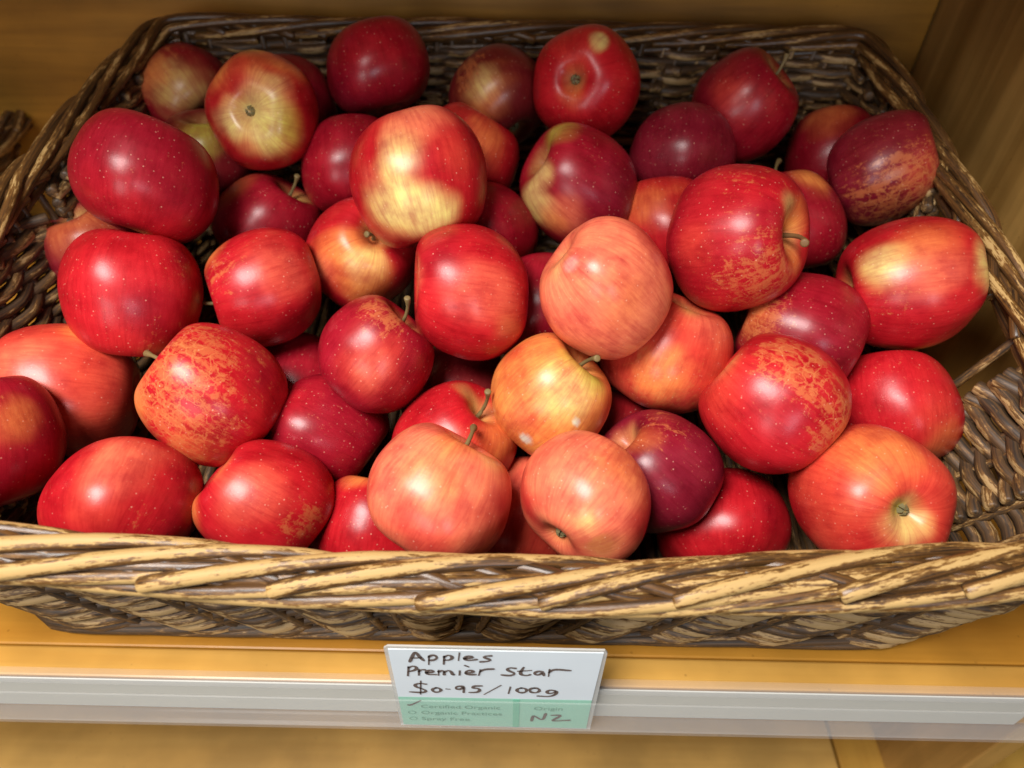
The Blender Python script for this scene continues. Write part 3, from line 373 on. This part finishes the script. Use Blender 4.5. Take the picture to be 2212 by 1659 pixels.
STROKES = [[[-0.0485, 0.0495], [-0.0459, 0.0585], [-0.0451, 0.0606], [-0.0443, 0.06], [-0.0431, 0.0551], [-0.0413, 0.0512]], [[-0.0468, 0.0539], [-0.0427, 0.0543]], [[-0.0384, 0.0565], [-0.0391, 0.0471]], [[-0.0386, 0.0553], [-0.0368, 0.0578], [-0.0349, 0.0569], [-0.0344, 0.0545], [-0.0361, 0.052], [-0.0385, 0.0516]], [[-0.0308, 0.0566], [-0.0315, 0.0477]], [[-0.031, 0.0556], [-0.0289, 0.0581], [-0.0271, 0.057], [-0.0268, 0.0546], [-0.0284, 0.0523], [-0.0309, 0.0522]], [[-0.0231, 0.0605], [-0.0239, 0.0523]], [[-0.0209, 0.0544], [-0.0166, 0.0557], [-0.0174, 0.0575], [-0.0195, 0.0574], [-0.0208, 0.0551], [-0.0205, 0.053], [-0.0183, 0.0523], [-0.0147, 0.0538]], [[-0.0074, 0.0582], [-0.01, 0.0579], [-0.0112, 0.0567], [-0.0101, 0.0553], [-0.0077, 0.0538], [-0.0089, 0.0519], [-0.0131, 0.0511]], [[-0.0496, 0.0436], [-0.0509, 0.033]], [[-0.0497, 0.0426], [-0.0473, 0.045], [-0.0454, 0.0433], [-0.0462, 0.04], [-0.0498, 0.038]], [[-0.0446, 0.0407], [-0.0451, 0.034]], [[-0.0447, 0.0384], [-0.0432, 0.0407], [-0.0414, 0.0404]], [[-0.0412, 0.0371], [-0.0372, 0.0379], [-0.0375, 0.04], [-0.0396, 0.0403], [-0.0411, 0.0379], [-0.0408, 0.0349], [-0.036, 0.035]], [[-0.0345, 0.0401], [-0.0349, 0.0345]], [[-0.0347, 0.0383], [-0.0329, 0.0403], [-0.0318, 0.0394], [-0.0319, 0.0349]], [[-0.0317, 0.0382], [-0.0298, 0.0404], [-0.0282, 0.0395], [-0.0275, 0.0352], [-0.0268, 0.0355]], [[-0.0237, 0.04], [-0.024, 0.0351]], [[-0.0208, 0.0465], [-0.0191, 0.0451]], [[-0.0209, 0.0377], [-0.0164, 0.0386], [-0.0172, 0.0407], [-0.0192, 0.0409], [-0.0209, 0.0389], [-0.0203, 0.0359], [-0.0156, 0.036]], [[-0.013, 0.0418], [-0.014, 0.0354]], [[-0.0133, 0.0394], [-0.0113, 0.0425], [-0.0062, 0.0432]], [[0.0049, 0.0444], [0.002, 0.0452], [0.0004, 0.0433], [0.0015, 0.0411], [0.0041, 0.0393], [0.0044, 0.0374], [0.0021, 0.0354], [-0.0023, 0.0363]], [[0.0089, 0.0457], [0.0073, 0.04], [0.0077, 0.0367], [0.0111, 0.0361], [0.0125, 0.0374]], [[0.0062, 0.0411], [0.0127, 0.0424]], [[0.0189, 0.0412], [0.0165, 0.0417], [0.0146, 0.0398], [0.015, 0.0372], [0.0172, 0.0372], [0.0189, 0.0405], [0.0196, 0.0365]], [[0.0221, 0.0439], [0.022, 0.0359]], [[0.022, 0.0404], [0.0241, 0.0444], [0.0328, 0.0432]], [[-0.0421, 0.0228], [-0.0456, 0.0239], [-0.0484, 0.0219], [-0.0477, 0.0188], [-0.0444, 0.0167], [-0.0424, 0.014], [-0.0446, 0.0116], [-0.0516, 0.0124]], [[-0.0447, 0.0265], [-0.0461, 0.0098]], [[-0.0374, 0.0183], [-0.0362, 0.0183], [-0.0353, 0.0177], [-0.0347, 0.0165], [-0.0347, 0.0151], [-0.0353, 0.0138], [-0.0363, 0.013], [-0.0375, 0.0127], [-0.0385, 0.0132], [-0.0392, 0.0142], [-0.0393, 0.0156], [-0.0389, 0.017], [-0.038, 0.0179], [-0.0369, 0.0184]], [[-0.0317, 0.0172], [-0.0301, 0.017]], [[-0.0225, 0.0209], [-0.0249, 0.0213], [-0.0268, 0.0194], [-0.026, 0.0168], [-0.0236, 0.0176], [-0.022, 0.0212], [-0.0226, 0.013]], [[-0.0126, 0.0221], [-0.0171, 0.0218], [-0.0177, 0.0186], [-0.0151, 0.0192], [-0.0135, 0.0167], [-0.0152, 0.0135], [-0.0195, 0.0132]], [[-0.0027, 0.0231], [-0.0114, 0.0113]], [[0.0025, 0.0213], [0.0016, 0.0131]], [[0.008, 0.0204], [0.0093, 0.0204], [0.0104, 0.0197], [0.0112, 0.0185], [0.0113, 0.017], [0.0107, 0.0155], [0.0097, 0.0146], [0.0084, 0.0143], [0.0071, 0.0149], [0.0062, 0.016], [0.006, 0.0175], [0.0063, 0.019], [0.0073, 0.02], [0.0085, 0.0205]], [[0.0147, 0.0207], [0.016, 0.0208], [0.0172, 0.0201], [0.018, 0.0188], [0.0181, 0.0173], [0.0176, 0.0159], [0.0165, 0.0149], [0.0152, 0.0147], [0.0139, 0.0152], [0.0131, 0.0163], [0.0128, 0.0178], [0.0131, 0.0193], [0.014, 0.0204], [0.0153, 0.0208]], [[0.0263, 0.0179], [0.0238, 0.0188], [0.0218, 0.0164], [0.0232, 0.0137], [0.0258, 0.0151], [0.0274, 0.0178], [0.0272, 0.0131], [0.0237, 0.0097], [0.0173, 0.0105]]]
TICK = [[[-0.0543, -0.0055], [-0.0527, -0.0058], [-0.0468, 0.0009]]]
ORIGIN = [[[0.0153, -0.0252], [0.0158, -0.0178], [0.0167, -0.0174], [0.0217, -0.0248], [0.023, -0.0137]], [[0.0263, -0.0162], [0.0327, -0.0153], [0.0272, -0.0236], [0.0277, -0.0247], [0.0372, -0.0229]]]
# ------------------------------------------------------------------ shelf
shelf = empty("wooden_shelf", (0, .4, 0))
tag(shelf, "golden pine display shelf with back panel, side panel and a lower board", "shelf")
def on_shelf(name, dims, mat, bevel=.0015):
    o = box(name, dims, mat, None, bevel)
    o.parent = shelf; o.matrix_parent_inverse = shelf.matrix_basis.inverted() if False else Matrix.Translation((0, -.4, 0))
    return o
on_shelf("shelf_board", (-1.3, .347, .1835, .645, -.022, 0.0), M_PINE)
on_shelf("front_edging", (-1.3, .62, .1655, .1826, -.040, .0008), M_NOSE, .0012)
on_shelf("back_panel", (-1.3, .347, .646, .664, -.34, .60), M_BACK)
on_shelf("side_panel", (.349, .369, .1845, .664, -.34, .60), M_SIDE)
on_shelf("upper_board", (-1.3, .347, .208, .645, .56, .582), M_PINE)
on_shelf("lower_board", (-1.3, .3065, .05, .645, -.325, -.302), M_LOW)
on_shelf("lower_board", (.309, .9, .05, .645, -.325, -.3015), M_LOW2)

# ------------------------------------------------------------------ price rail
rail = empty("ticket_rail", (0, .16, -.02))
tag(rail, "clear plastic ticket rail with whitish sheen strip along the shelf front edge", "price rail")
def on_rail(name, dims, mat, bevel=.001):
    o = box(name, dims, mat, None, bevel); o.parent = rail; o.matrix_parent_inverse = Matrix.Translation((0, -.16, .02)); return o
on_rail("white_sheen_strip", (-1.2, .302, .1632, .1640, -.035, .0018), M_WHITE, 0)  # added white strip: puts the clear rail's pale reflection into colour
on_rail("clear_cover", (-1.2, .62, .1540, .1550, -.0345, .0046), M_HAZY, .0003)
on_rail("top_lip", (-1.2, .62, .1590, .1652, .0050, .0135), M_CLEAR, .0016)
on_rail("bottom_lip", (-1.2, .62, .1550, .1652, -.0425, -.0350), M_CLEAR, .0018)

# ------------------------------------------------------------------ wicker basket
NS = 1440
def sup(cx, cy, hx, hy, n):
    th = np.linspace(0, 2 * np.pi, 20000, endpoint=False) - np.pi / 2
    c, s = np.cos(th), np.sin(th)
    return np.stack([cx + hx * np.sign(c) * np.abs(c) ** (2 / n), cy + hy * np.sign(s) * np.abs(s) ** (2 / n)], 1)
def loops():
    rim = sup(-.017, .3835, .311, .2165, 36.0); base = sup(-.0195, .381, .256, .184, 26.0)
    rim[:, 0] = np.interp(rim[:, 1], [.16, .40, .60], [-.018, -.016, -.005]) + (rim[:, 0] + .017) * np.interp(rim[:, 1], [.16, .24, .34, .44, .53, .60], [.985, 1.005, 1.01, .985, .94, .90])
    rim[:, 1] += .007 * np.clip((.24 - rim[:, 1]) / .06, 0, 1) * ((rim[:, 0] + .017) / .3) ** 2
    d = np.linalg.norm(np.diff(rim, axis=0, append=rim[:1]), axis=1); s = np.concatenate([[0], np.cumsum(d)]); per = s[-1]
    t = np.linspace(0, per, NS, endpoint=False); x = np.arange(len(rim) + 1)
    k = np.interp(t, s, x)
    g = lambda A, j: np.interp(k, x, np.append(A[:, j], A[0, j]))
    return np.stack([g(rim, 0), g(rim, 1)], 1), np.stack([g(base, 0), g(base, 1)], 1), per
RIM2, BASE2, PER = loops()
def normals2(A):
    T = np.roll(A, -1, 0) - np.roll(A, 1, 0); T /= np.linalg.norm(T, axis=1)[:, None]
    return np.stack([T[:, 1], -T[:, 0]], 1)
NR = normals2(RIM2)
RIMZ = .106 + .213 * (RIM2[:, 1] - .165) + .021 * np.clip((.26 - RIM2[:, 1]) / .08, 0, 1) * np.clip(np.abs(RIM2[:, 0] + .005) / .28, 0, 1) ** 2
F_ = np.arange(NS) / NS
NST = 66
PAR = np.clip((.235 - RIM2[:, 1]) / .02, -1, 1)
def wall_pt(i, z, out=0.0):
    top = RIMZ[i] - .004
    t = np.clip(z / top, 0, 1.05)
    tt = t ** .85
    p = BASE2[i] * (1 - tt)[:, None] + (RIM2[i] - NR[i] * .003) * tt[:, None] + NR[i] * np.asarray(out).reshape(-1, 1)
    return np.column_stack([p, z])

def build_basket(name, shift, label):
    root = empty(name, (-.02 + shift[0], .38 + shift[1], shift[2]))
    tag(root, label, "basket", "wicker baskets on the shelf")
    PI = Matrix.Translation((.02, -.38, 0))
    def own(o): o.parent = root; o.matrix_parent_inverse = PI; return o
    # --- woven wall
    W = Rods(); k = 0
    dz = .0045
    side = np.abs(RIM2[:, 0] + .017) > .27
    while True:
        z = .010 + k * dz
        if z > RIMZ.max() - .004: break
        ok = z < RIMZ - .006
        hole = side & (RIM2[:, 1] > np.where(RIM2[:, 0] > 0, .302, .408)) & (RIM2[:, 1] < np.where(RIM2[:, 0] > 0, .430, .425)) & (z > .50 * RIMZ) & (z < RIMZ)
        ok = ok & ~hole
        if k % 2: ok = ok & (RIM2[:, 1] > .225)
        # start of runs
        if ok.all():
            st = int(rng.integers(0, NS)); runs = [np.arange(st, st + NS + 20) % NS]
        else:
            f0 = int(np.argmin(ok)); idx = (np.arange(NS) + f0) % NS; runs = []; cur = []
            for j in idx:
                if ok[j]: cur.append(j)
                elif cur: runs.append(np.array(cur)); cur = []
            if cur: runs.append(np.array(cur))
        for run in runs:
            a = 0
            while a < len(run):
                ln = int(rng.integers(130, 300)); b = min(len(run), a + ln)
                if len(run) - b < 60: b = len(run)
                seg = run[max(0, a - 10):b]
                if len(seg) > 12:
                    seg = seg[::4] if len(seg) > 40 else seg[::2]
                    f = F_[seg]; m = len(seg)
                    cs = np.cos(2 * np.pi * f * NST / 2)
                    if k % 2: cs = cs * PAR[seg]              # ridged in line along the front, alternate rows on the other sides
                    out = .0037 * (.6 * cs + .4 * (1 - np.arccos(np.clip(cs, -1, 1)) * 2 / np.pi)) + rng.normal(0, .0004)
                    e = np.minimum(np.arange(m), np.arange(m)[::-1]) * (PER / NS * 4)
                    out = out - .006 * np.clip(1 - e / .016, 0, 1)
                    zz = z + .0006 * np.sin(2 * np.pi * f * NST / 2 + 1.2) + .0006 * np.sin(f * 97 + k * 1.7) + rng.normal(0, .0003)
                    P = wall_pt(seg, zz, out)
                    r = np.full(m, .0041 * rng.uniform(.88, 1.1))
                    outw = np.column_stack([NR[seg], np.full(m, .35)]); outw *= np.sign(out + .0008)[:, None]
                    W.add(P, r, sides=7, wear=rng.uniform(.55, 1.15), ref=outw / np.linalg.norm(outw, axis=1)[:, None])
                a = b
        k += 1
    own(W.build("woven_wall", M_WALL))
    # --- upright stakes
    S = Rods()
    for i in range(NST):
        j = int(round(i / NST * NS)) % NS
        zt = RIMZ[j]
        if side[j] and   .310 + (.106 if RIM2[j, 0] < 0 else 0) < RIM2[j, 1] < .422: zt *= .53      # stakes stop under the hand hole
        z = np.linspace(.002, zt, 16)
        for o in (-7, 6):
            jj = np.full(16, (j + o) % NS)
            S.add(wall_pt(jj, z, 0.0), .0027, sides=6, wear=rng.uniform(.2, .6))
    own(S.build("upright_stakes", M_WALL))
    # --- braided border
    B = Rods()
    C3 = np.column_stack([RIM2, RIMZ]); T3 = np.roll(C3, -1, 0) - np.roll(C3, 1, 0); T3 /= np.linalg.norm(T3, axis=1)[:, None]
    N3 = np.column_stack([NR, np.zeros(NS)]); U3 = np.cross(N3, T3); U3 *= np.sign(U3[:, 2])[:, None]
    def strand(u0, length, ph0, ph1, fac, r, wear, a=.0108, b=.0093, ease=1.0):
        n = max(14, int(length / .004)); t = np.linspace(0, 1, n)
        u = (u0 + t * length) / PER * NS
        i0 = np.floor(u).astype(int); fr = (u - i0)[:, None]
        g = lambda A: A[i0 % NS] * (1 - fr) + A[(i0 + 1) % NS] * fr
        c, nn, uu = g(C3), g(N3), g(U3)
        ph = np.radians(ph0 + (ph1 - ph0) * t ** ease)[:, None]
        fk = np.interp(t, *fac)[:, None]
        rad = nn * np.cos(ph) * a * fk + uu * np.sin(ph) * b * fk
        ref = nn * np.cos(ph) + uu * np.sin(ph)
        P = c + rad
        P += rng.normal(0, .0004, 3)
        rr = r * (1 - .22 * t) * rng.uniform(.9, 1.1)
        B.add(P, rr, sides=12, wear=wear, ref=ref)
    nb = 33; stp = PER / nb
    jit = lambda s: float(rng.normal(0, s))
    for i in range(nb):
        u0 = i * stp + jit(.003)
        y = RIM2[int(u0 / PER * NS) % NS, 1]
        w = float(np.interp(y, [.17, .25, .6], [1.0, .66, .52]))    # handled most along the front
        strand(u0, .185 + jit(.008), 18 + jit(6), 176 + jit(6), ([0, .04, .5, .75, 1], [1.04, 1.10, 1.12, .95, .5]), .0040, w + jit(.08), ease=.75)
        strand(u0 - .015, .250 + jit(.012), -100 + jit(5), 46 + jit(5), ([0, .2, .6, .85, 1], [.6, 1.02, 1.02, .78, .5]), .0039, w + jit(.08))
        strand(u0 + .012, .215 + jit(.010), -125 + jit(5), 8 + jit(6), ([0, .25, .7, 1], [.6, .92, .90, .5]), .0036, w * .85 + jit(.08))
        strand(u0 + .02, .180 + jit(.008), 35 + jit(5), 125 + jit(8), ([0, .5, 1], [.55, .66, .55]), .0036, w * .4 + jit(.08))
        strand(u0 + .01, .085 + jit(.004), 165, -50, ([0, .5, 1], [.72, .68, .58]), .0036, .30 + jit(.08))
        strand(u0 + .035, .085 + jit(.004), 165, -50, ([0, .5, 1], [.72, .68, .58]), .0034, .25 + jit(.08))
    strand(0, PER, 0, 0, ([0, 1], [0, 0]), .0052, .05)
    own(B.build("braided_rim", M_RIM))
    # --- foot border and base
    D = Rods()
    B3 = np.column_stack([BASE2, np.full(NS, .0062)]); NB = normals2(BASE2)
    for i in range(26):
        u0 = int(i / 26 * NS); n = 56; t = np.linspace(0, 1, n); ii = (u0 + (t * 170).astype(int)) % NS
        ph = np.radians(-60 + 170 * t)
        P = B3[ii] + np.column_stack([NB[ii] * (.0045 * np.cos(ph) + .0015)[:, None], .0028 * np.sin(ph)])
        D.add(P[::2], .0034, sides=8, wear=rng.uniform(.15, .5), ref=np.column_stack([NB[ii], np.full(n, .5)])[::2])
    own(D.build("foot_border", M_WALL))
    G = Rods()
    for x in np.arange(-.262, .226, .0075):
        ys = np.linspace(.203, .560, 40)
        h = .0045 + .0022 * np.sin(ys * 2 * np.pi / .06 + (0 if int(round((x + 1) / .0075)) % 2 else np.pi))
        G.add(np.column_stack([np.full(40, x), ys, h]), .0036, sides=6, wear=rng.uniform(.2, .45))
    own(G.build("woven_base", M_WALL))
    own(box("base_board", (-.262, .224, .206, .558, .0010, .0030), M_WALL, None, 0))
    return root
basket = build_basket("wicker_basket", (0, 0, 0), "dark stained wicker basket with worn braided rim, full of red apples")

def copy_tree(o, parent=None):
    c = o.copy(); COL.objects.link(c)
    if parent: c.parent = parent
    for ch in list(o.children): copy_tree(ch, c)
    return c
nb_ = copy_tree(basket)
nb_.scale = (1, .885, .80)                       # a shallower basket of the same make
nb_.rotation_euler = (0, 0, math.radians(13.0))
nb_.location = (-.710, .362, 0)
nb_["label"] = "second dark wicker basket, only a shadowed corner showing beside the apple basket"

# ------------------------------------------------------------------ apples
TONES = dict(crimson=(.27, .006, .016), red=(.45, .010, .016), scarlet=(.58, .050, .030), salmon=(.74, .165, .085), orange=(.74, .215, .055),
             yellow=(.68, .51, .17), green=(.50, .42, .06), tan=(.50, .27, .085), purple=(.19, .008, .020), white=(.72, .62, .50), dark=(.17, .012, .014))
PROF = np.array([(0, .58), (.05, .58), (.10, .615), (.17, .695), (.27, .785), (.42, .85), (.6, .825), (.77, .685), (.905, .44), (.98, .15), (1, -.07), (.968, -.31),
                 (.86, -.56), (.695, -.745), (.53, -.835), (.38, -.865), (.26, -.84), (.16, -.77), (.08, -.71), (0, -.69)])
def catmull(P, n):
    d = np.concatenate([[0], np.cumsum(np.linalg.norm(np.diff(P, axis=0), axis=1))])
    Q = np.vstack([2 * P[0] - P[1] * [1, 1], P, 2 * P[-1] - P[-2]])
    out = []
    s = np.linspace(0, d[-1], n)
    for x in s:
        i = min(max(np.searchsorted(d, x) - 1, 0), len(P) - 2); t = (x - d[i]) / (d[i + 1] - d[i])
        p0, p1, p2, p3 = Q[i], Q[i + 1], Q[i + 2], Q[i + 3]
        out.append(.5 * (2 * p1 + (p2 - p0) * t + (2 * p0 - 5 * p1 + 4 * p2 - p3) * t * t + (3 * p1 - p0 - 3 * p2 + p3) * t ** 3))
    o = np.array(out); o[:, 0] = np.maximum(o[:, 0], 0); o[0, 0] = o[-1, 0] = 0
    return o
def wave_noise(D, r, freq, n=14):
    k = r.normal(0, 1, (n, 3)); k = k / np.linalg.norm(k, axis=1)[:, None] * r.uniform(.6, 1.6, (n, 1)) * freq
    return np.sin(D @ k.T + r.uniform(0, 6.28, n)).sum(1) / math.sqrt(n) * .7
RINGS, SEG = 64, 96
PR = catmull(PROF, RINGS)
apple_group = "red apples heaped in the wicker basket"
def smooth(x): x = np.clip(x, 0, 1); return x * x * (3 - 2 * x)

def make_apple(i, row):
    loc, R, h, B, base, patches, mot, mpatch, stem, calyx, label = row
    r = np.random.default_rng(100 + i)
    ph = np.linspace(0, 2 * np.pi, SEG, endpoint=False)
    rr = np.repeat(PR[1:-1, 0], SEG); zz = np.repeat(PR[1:-1, 1], SEG); pp = np.tile(ph, RINGS - 2)
    V = np.stack([rr * np.cos(pp), rr * np.sin(pp), zz * h], 1)
    V = np.vstack([V, [[0, 0, PR[0, 1] * h], [0, 0, PR[-1, 1] * h]]])
    Dn = V / np.linalg.norm(V, axis=1)[:, None]
    # five gentle ribs, strongest round the eye, and an irregular outline
    p = np.arctan2(V[:, 1], V[:, 0]); low = np.clip(-V[:, 2] + .2, 0, 1)
    rib = 1 + (.030 * low + .008) * np.cos(5 * p + r.uniform(0, 6)) * np.clip(np.hypot(V[:, 0], V[:, 1]) * 3, 0, 1)
    V[:, :2] *= rib[:, None]
    V *= (1 + .028 * wave_noise(Dn, r, 1.6, 8))[:, None]
    V[:, 2] += V[:, 0] * r.normal(0, .07) + V[:, 1] * r.normal(0, .07)
    nv = len(V)
    # tint
    col = np.tile(np.array(TONES[base]), (nv, 1))
    q = np.hypot(V[:, 0], V[:, 1])
    mer = wave_noise(np.stack([np.cos(p) * 5, np.sin(p) * 5, V[:, 2] * .8], 1), r, 1.0, 16)
    col *= (1 + .10 * mer)[:, None]
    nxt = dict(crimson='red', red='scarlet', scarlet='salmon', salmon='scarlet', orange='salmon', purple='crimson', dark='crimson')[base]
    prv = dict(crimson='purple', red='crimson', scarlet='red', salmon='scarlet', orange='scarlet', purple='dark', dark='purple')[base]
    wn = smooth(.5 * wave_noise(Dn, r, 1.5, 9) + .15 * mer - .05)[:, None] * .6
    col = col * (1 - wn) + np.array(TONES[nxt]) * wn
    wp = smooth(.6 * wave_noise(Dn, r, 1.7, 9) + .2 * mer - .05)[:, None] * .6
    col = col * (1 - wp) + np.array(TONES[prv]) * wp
    # stem hollow turns tan / greenish
    hol = smooth((.40 - q) / .30 + .12 * mer) * (V[:, 2] > 0) * .75
    hc = np.array(TONES['tan']) * (.9 if base in ('purple', 'crimson', 'dark') else 1.1)
    col = col * (1 - hol[:, None]) + hc * hol[:, None]
    eye = smooth((.30 - q) / .22 + .1 * mer) * (V[:, 2] < 0) * .55
    col = col * (1 - eye[:, None]) + np.array(TONES['tan']) * eye[:, None]
    pit = smooth((.13 - q) / .07) * (V[:, 2] < 0) * .85
    col = col * (1 - pit[:, None]) + np.array((.09, .075, .02)) * pit[:, None]
    for (x, y, z, rad, typ, s) in patches:
        ang = np.arccos(np.clip(Dn @ (np.array([x, y, z]) / math.sqrt(x * x + y * y + z * z)), -1, 1))
        rad = max(rad * 1.12, .06)
        edge = .20 * mer + .20 * wave_noise(Dn, r, 5, 14) + .12 * wave_noise(Dn, r, 13, 14)
        if typ == 'white': edge = .25 * wave_noise(Dn, r, 22, 10)
        soft = .5 if typ in ('white',) else .95
        w = smooth((1 - ang / rad) / soft + .05 + edge * (1.0 if rad > .15 else .5)) * (ang < rad * 1.8) * s
        col = col * (1 - w[:, None]) + np.array(TONES[typ]) * w[:, None]
    m = np.full(nv, mot * .78)
    for (x, y, z, rad, s) in mpatch:
        ang = np.arccos(np.clip(Dn @ (np.array([x, y, z]) / math.sqrt(x * x + y * y + z * z)), -1, 1))
        m += smooth(1.1 * (1 - ang / (rad * 1.6))) * s * 1.45
    m += .25 * hol
    lenq = np.maximum(q, .05)
    streak = np.stack([V[:, 0] / lenq * 8.5 + i * 7.3, V[:, 1] / lenq * 8.5, V[:, 2] * 1.2], 1)
    F = []
    idx = np.arange((RINGS - 2) * SEG).reshape(RINGS - 2, SEG); nx = np.roll(idx, -1, 1)
    F += np.stack([idx[:-1], idx[1:], nx[1:], nx[:-1]], -1).reshape(-1, 4).tolist()
    a, b = nv - 2, nv - 1
    F += [[a, int(idx[0, k]), int(nx[0, k])] for k in range(SEG)] + [[b, int(nx[-1, k]), int(idx[-1, k])] for k in range(SEG)]
    body = mesh_obj("apple", V * R, F, M_SKIN, None, True,
                    {'tint': ('FLOAT_COLOR', np.column_stack([np.clip(col, 0, 1), np.ones(nv)])), 'mottle': ('FLOAT', m), 'streak': ('FLOAT_VECTOR', streak)})
    Mx = Matrix([list(B[k]) + [loc[k]] for k in range(3)] + [[0, 0, 0, 1]])
    body.matrix_world = Mx
    tag(body, label, "apple", apple_group)
    if stem:
        a = np.array([0, 0, .56 * h]); c = np.array(stem); t = np.linspace(0, 1, 9)[:, None]
        up = np.array([0, 0, 1.0]); ctrl = a + up * np.linalg.norm(c - a) * .55
        P = ((1 - t) ** 2 * a + 2 * t * (1 - t) * ctrl + t * t * c) * R
        ta = t[:, 0]
        rad = R * (.029 + .014 * (1 - ta) ** 3 + .030 * np.clip((ta - .78) / .22, 0, 1))
        S = Rods(); S.add(P, rad, sides=9, wear=.5)
        S.build("stem", M_STEMB if i in (20,) else M_STEM, body)
    if calyx:
        vs, fs = [], []
        z0 = -.70 * h
        for k in range(5):
            a0 = k * 2 * math.pi / 5 + r.uniform(-.2, .2); n0 = len(vs)
            for (rad_, wdt, dz_) in ((.090, .038, .01), (.080, .036, -.04), (.052, .024, -.08), (.022, .007, -.085)):
                for sg in (-1, 1):
                    vs.append((math.cos(a0) * rad_ - math.sin(a0) * wdt * sg, math.sin(a0) * rad_ + math.cos(a0) * wdt * sg, z0 + dz_ + r.uniform(-.01, .01)))
            n1 = len(vs)
            for v in list(vs[n0:n1]): vs.append((v[0] * .86, v[1] * .86, v[2] + .012))
            for e in range(3):
                o = n0 + e * 2; o2 = n1 + e * 2
                fs += [[o, o + 1, o + 3, o + 2], [o2, o2 + 2, o2 + 3, o2 + 1], [o, o + 2, o2 + 2, o2], [o + 1, o2 + 1, o2 + 3, o + 3]]
            fs += [[n0 + 6, n0 + 7, n1 + 7, n1 + 6]]
        mesh_obj("calyx", (np.array(vs) * R), fs, M_CALYX, body, False)
    return body
for i, row in enumerate(APPLES): make_apple(i, row)

# ------------------------------------------------------------------ price ticket
YT = .1560
ticket = empty("price_ticket", (-.0055, YT, .014))
tag(ticket, "handwritten white and mint green price ticket slotted in the shelf edge rail", "price ticket")
def own(o):
    o.parent = ticket; o.matrix_parent_inverse = Matrix.Translation((.0055, -YT, -.014)); return o
KX = YT / .1585
def plate(name, pts, y0, y1, mat):
    n = len(pts); vs = [(x, y0, z) for x, z in pts] + [(x, y1, z) for x, z in pts]
    fs = [list(range(n)), list(range(2 * n - 1, n - 1, -1))] + [[k, k + n, (k + 1) % n + n, (k + 1) % n] for k in range(n)]
    return own(mesh_obj(name, vs, fs, mat, None, False))
plate("clear_sleeve", [(-.0603, .0624), (-.0582, .0648), (.0482, .0648), (.0496, .0622), (.0503, -.0385), (-.0612, -.0375)], YT + .0006, YT + .0016, M_SLEEVE)
plate("white_card", [(-.0582, .0626), (.0477, .0632), (.0473, .0056), (-.0587, .0052)], YT + .0001, YT + .0005, M_CARD)
plate("green_band", [(-.0587, .0051), (.0473, .0055), (.0478, -.0357), (-.0593, -.0349)], YT + .0001, YT + .0005, M_GREEN)
plate("green_divider", [(.0042, .0052), (.0078, .0052), (.0082, -.0350), (.0046, -.0350)], YT - .00012, YT - .00002, M_GREEND)
def ribbon(strokes, width, y, z_scale=1.0):
    vs, fs = [], []
    for s in strokes:
        P = np.array(s, float)
        if len(P) > 2:                                 # smooth the pen path
            for _ in range(2):
                Q = [P[0]]
                for a, b in zip(P[:-1], P[1:]): Q += [.75 * a + .25 * b, .25 * a + .75 * b]
                P = np.array(Q + [P[-1]])
        T = np.gradient(P, axis=0); T /= np.linalg.norm(T, axis=1)[:, None] + 1e-9
        Nn = np.stack([-T[:, 1], T[:, 0]], 1)
        e = T * width * .35
        P2 = P.copy(); P2[0] -= e[0]; P2[-1] += e[-1]
        w = width / 2 * (1 + .22 * np.sin(np.arange(len(P)) * .45 + len(vs))); w[0] *= .65; w[-1] *= .55
        n0 = len(vs)
        for k in range(len(P)):
            for sg in (-1, 1):
                q = P2[k] + Nn[k] * w[k] * sg
                vs.append((q[0], y, q[1]))
        n = len(P)
        n1 = len(vs)
        vs += [(v[0], y + .00006, v[2]) for v in vs[n0:n1]]
        for k in range(n - 1):
            a = n0 + 2 * k
            fs.append([a, a + 1, a + 3, a + 2])
            b = n1 + 2 * k
            fs += [[b, b + 2, b + 3, b + 1], [a, a + 2, b + 2, b], [a + 1, b + 1, b + 3, a + 3]]
    return vs, fs
v, f = ribbon(STROKES, .0016, YT - .00020)
own(mesh_obj("handwriting", v, f, M_INK, None, False))
v, f = ribbon(ORIGIN, .0016, YT - .00020)
own(mesh_obj("handwriting", v, f, M_INK, None, False))
v, f = ribbon(TICK, .0013, YT - .00020)
own(mesh_obj("tick_mark", v, f, M_INK, None, False))
def printed(name, txt, x0, x1, z, h):
    cu = bpy.data.curves.new(name, 'FONT'); cu.body = txt; cu.size = h * 1.35; cu.extrude = .00002
    t_ = bpy.data.objects.new(name, cu); COL.objects.link(t_)
    bpy.context.view_layer.update()
    me = bpy.data.meshes.new_from_object(t_.evaluated_get(bpy.context.evaluated_depsgraph_get()))
    bpy.data.objects.remove(t_)
    o = bpy.data.objects.new(name, me); COL.objects.link(o)
    me.materials.clear(); me.materials.append(M_PRINT)
    wdt = max(v.co.x for v in me.vertices)
    o.parent = ticket
    o.location = (x0 + .0055, -.00025, z - .014); o.rotation_euler = (math.pi / 2, 0, 0); o.scale = ((x1 - x0) / wdt, 1, 1)
    return o
printed("printed_line", "Certified Organic", -.0474, -.0028, -.0090, .0046)
printed("printed_line", "Organic Practices", -.0478, -.0019, -.0178, .0046)
printed("printed_line", "Spray Free", -.0482, -.0204, -.0268, .0046)
printed("printed_heading", "Origin", .0158, .0321, -.0088, .0046)
vs, fs = [], []
circ = []
for zc in (-.0160, -.0250):
    circ.append([(-.0528 + .0021 * math.cos(a), zc + .0021 * math.sin(a)) for a in np.linspace(0, 2 * math.pi, 18)])
v, f = ribbon(circ, .0004, YT - .00020)
own(mesh_obj("tick_circles", v, f, M_PRINT, None, False))
